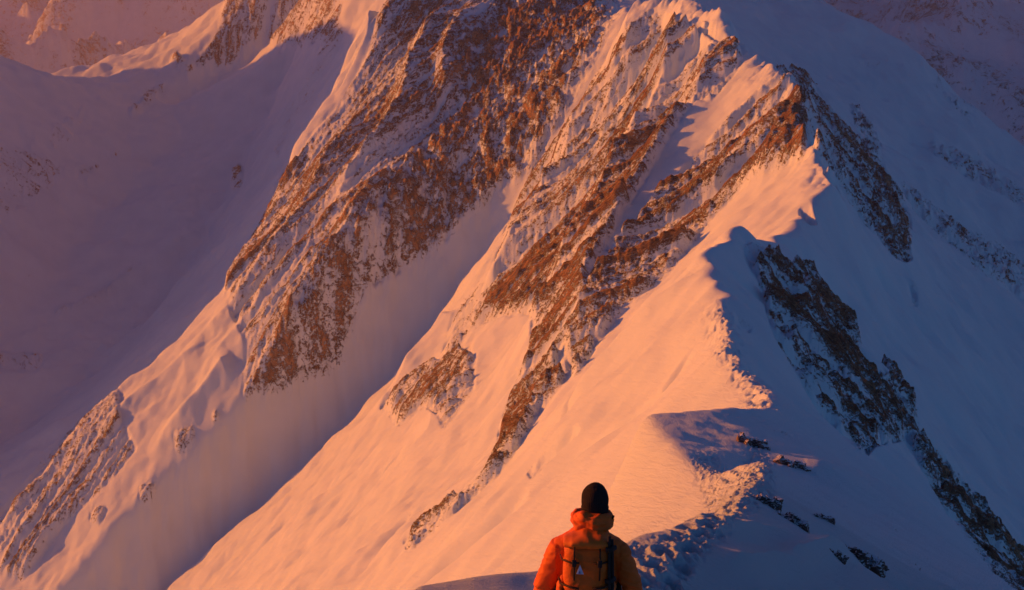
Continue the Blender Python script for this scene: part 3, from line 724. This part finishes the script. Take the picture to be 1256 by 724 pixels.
loft(bm, [(BX - .145, -.235, 1.425), (BX - .09, -.24, 1.440), (BX, -.24, 1.447), (BX + .09, -.24, 1.442), (BX + .145, -.235, 1.425)], [(.085, .028), (.112, .042), (.118, .046), (.112, .042), (.085, .028)], 24, up=Vector((0, 0, 1)), squ=2.6)
obj('lid', fuse(bm, 0.007, 2, lambda co, n: 0.010 * mn.noise(co * 11) - .012 * abs(mn.noise(co * 9 + Vector((3, 3, 3))))), M_LID, pk)
for s_ in (-1, 1):
    bm = bmesh.new(); loft(bm, [(BX + s_ * .155, -.25, .94), (BX + s_ * .172, -.255, 1.02), (BX + s_ * .168, -.25, 1.12), (BX + s_ * .15, -.25, 1.17)], [(.02, .05), (.034, .07), (.03, .065), (.012, .05)], 16)
    obj('side_pocket', fuse(bm, 0.007, 2, bagfold), M_PACK, pk)
def strap(name, pts, w, d, mt, parent=pk, up=Vector((1, 0, 0))):
    bm = bmesh.new(); loft(bm, pts, [(w, d)] * len(pts), 10, up=up, squ=4.0); return obj(name, bm, mt, parent)
for s_ in (-1, 1):
    strap('shoulder_strap', [(s_ * .075, -.145, 1.33), (s_ * .088, -.11, 1.375), (s_ * .10, -.02, 1.372), (s_ * .115, .08, 1.34), (s_ * .14, .155, 1.22), (s_ * .17, .13, 1.12), (s_ * .20, -.06, 1.0), (s_ * .16, -.17, .98)], .008, .024, M_BLACK)
strap('hip_belt', [(-.14, -.17, .96), (-.215, -.05, .955), (-.17, .12, .95), (0, .165, .95), (.17, .12, .95), (.215, -.05, .955), (.14, -.17, .96)], .035, .012, M_BLACK, up=Vector((0, 0, 1)))
for s_ in (-1, 1):
    strap('compression_strap', [(BX + s_ * .045, -.360, 1.33), (BX + s_ * .10, -.358, 1.33), (BX + s_ * .160, -.30, 1.325), (BX + s_ * .172, -.22, 1.32)], .004, .006, M_STRAP, up=Vector((0, 0, 1)))
    strap('compression_strap', [(BX + s_ * .045, -.388, 1.165), (BX + s_ * .10, -.374, 1.165), (BX + s_ * .170, -.31, 1.16), (BX + s_ * .182, -.22, 1.155)], .004, .007, M_STRAP, up=Vector((0, 0, 1)))
b1 = strap('lid_strap', [(BX - .075, -.330, 1.46), (BX - .078, -.362, 1.41), (BX - .078, -.372, 1.33), (BX - .076, -.385, 1.22)], .005, .004, M_STRAP, up=Vector((0, -1, 0)))
b2 = strap('lid_strap', [(BX + .085, -.325, 1.46), (BX + .088, -.358, 1.41), (BX + .088, -.368, 1.33), (BX + .086, -.380, 1.22)], .006, .004, M_STRAP, up=Vector((0, -1, 0)))
# dark tool loop and folded poles on the right side of the bag
strap('pole', [(BX + .150, -.33, .92), (BX + .150, -.335, 1.15), (BX + .146, -.32, 1.40), (BX + .145, -.31, 1.50)], .010, .010, M_BLACK, up=Vector((0, 1, 0)))
strap('pole', [(BX + .166, -.30, .92), (BX + .170, -.31, 1.15), (BX + .164, -.30, 1.38), (BX + .160, -.29, 1.47)], .012, .012, M_BLACK, up=Vector((0, 1, 0)))
for zz in (1.20, 1.42):
    bm = bmesh.new(); loft(bm, [(BX + .125, -.345, zz), (BX + .15, -.353, zz + .004), (BX + .185, -.30, zz)], [(.012, .018)] * 3, 10, up=Vector((0, 0, 1))); obj('pole_clip', bm, M_BLACK, pk)
for bx_ in (-.077, .087):
    bm = bmesh.new(); loft(bm, [(BX + bx_, -.376, 1.36), (BX + bx_, -.384, 1.34), (BX + bx_, -.386, 1.315)], [(.014, .005), (.016, .007), (.013, .005)], 10, up=Vector((0, -1, 0)), squ=4); obj('buckle', bm, M_BLACK, pk)
bm = bmesh.new(); v = [bm.verts.new(p) for p in ((BX - .062, -.3935, 1.225), (BX - .015, -.3965, 1.225), (BX - .040, -.386, 1.285))]
f_ = bm.faces.new(v); ex = bmesh.ops.extrude_face_region(bm, geom=[f_]); bmesh.ops.translate(bm, vec=(0, -.004, 0), verts=[g for g in ex['geom'] if isinstance(g, bmesh.types.BMVert)])
bmesh.ops.translate(bm, vec=(0, 0.004, .045), verts=bm.verts[:])
mk = obj('triangle_mark', bm, M_MARK, pk, False)
bm = bmesh.new(); v = [bm.verts.new(p) for p in ((BX - .050, -.3995, 1.230), (BX - .034, -.4005, 1.230), (BX - .041, -.3965, 1.252))]
f_ = bm.faces.new(v); ex = bmesh.ops.extrude_face_region(bm, geom=[f_]); bmesh.ops.translate(bm, vec=(0, -.003, 0), verts=[g for g in ex['geom'] if isinstance(g, bmesh.types.BMVert)])
bmesh.ops.translate(bm, vec=(0, 0.004, .045), verts=bm.verts[:])
obj('inner_mark', bm, M_MARKB, mk, False)

# ------------------------------------------------------------------ rock outcrops on the ridge
M_ROCK, t, bs = mat('dusted_rock'); geo = N(t, 'ShaderNodeNewGeometry'); tc = N(t, 'ShaderNodeTexCoord').outputs['Object']
sep = N(t, 'ShaderNodeSeparateXYZ'); t.links.new(geo.outputs['Normal'], sep.inputs[0])
dust = math_n(t, 'MULTIPLY', math_n(t, 'SUBTRACT', math_n(t, 'ADD', sep.outputs[2], math_n(t, 'MULTIPLY', noise(t, tc, 3.0, 5, 0.7), 1.3)), 1.12), 5.0, clamp=True)
rc = ramp(t, noise(t, tc, 4.0, 6, 0.7), [(0.3, (0.06, 0.04, 0.035)), (0.5, (0.14, 0.085, 0.065)), (0.72, (0.28, 0.17, 0.11))])
t.links.new(mixc(t, dust, rc, (0.74, 0.80, 0.87)), bs.inputs['Base Color']); bs.inputs['Roughness'].default_value = 0.85
bp = N(t, 'ShaderNodeBump'); bp.inputs['Strength'].default_value = 0.7; bp.inputs['Distance'].default_value = 0.15
t.links.new(noise(t, tc, 5.0, 6, 0.7), bp.inputs['Height']); t.links.new(bp.outputs[0], bs.inputs['Normal'])
def outcrop(px, py, wpx, hpx, seed, label, lean=0.5):
    p = spot(px, py); m_per = (p.y * CP - p.z * SP) / F_PX; w = wpx * m_per; h = hpx * m_per * 1.35
    rnd = random.Random(seed); bm = bmesh.new()
    for k in range(9):
        f = k / 8.0; cx_ = (f - .5) * w * .9; rr_ = w * rnd.uniform(.10, .20)
        c = (cx_, rnd.uniform(-.25, .25) * w * .5, -lean * cx_ * .75 + rnd.uniform(-.1, .1) * h)
        rot = Matrix.Rotation(rnd.uniform(-.6, .6), 3, 'Y') @ Matrix.Rotation(rnd.uniform(0, 3), 3, 'Z')
        m = Matrix.Translation(c) @ rot.to_4x4() @ Matrix.Diagonal((rr_, rr_ * rnd.uniform(.6, 1.1), h * rnd.uniform(.35, .75), 1))
        bmesh.ops.create_cube(bm, size=1.6, matrix=m)
    sz = w / 60.0
    b = fuse(bm, sz, 1, lambda co, n: w * (0.05 * mn.noise(co * (5 / w)) - 0.05 * abs(mn.noise(co * (11 / w))) + 0.02 * mn.noise(co * (26 / w))))
    o = obj('rock_outcrop', b, M_ROCK, None, False); o.location = p + Vector((-.15 * w, .1 * w, .10 * h))
    o['label'] = label; o['category'] = 'rock'; o['group'] = 'rock outcrops on the near ridge'
OUT = [(930, 548, 36, 12, 11, 'small dark outcrop sunlit on top, at the head of the trodden snow'),
       (978, 575, 34, 10, 2, 'low thin rock sill in shade right of the trodden snow'),
       (945, 622, 34, 15, 3, 'brown outcrop at the right edge of the trodden snow path'),
       (978, 645, 34, 15, 4, 'angular rock just below the brown outcrop beside the path'),
       (1060, 694, 56, 24, 5, 'largest dark outcrop, above the bottom edge of the picture, on shaded snow'),
       (1028, 686, 24, 12, 6, 'small rock touching the left end of the largest outcrop'),
       (1015, 640, 26, 9, 7, 'faint flat rock half buried in blue snow above the largest outcrop')]
for a in OUT: outcrop(*a)
print('LAND', zmin, zmax, len(RW) * len(TC), 'person', gz, HGT)
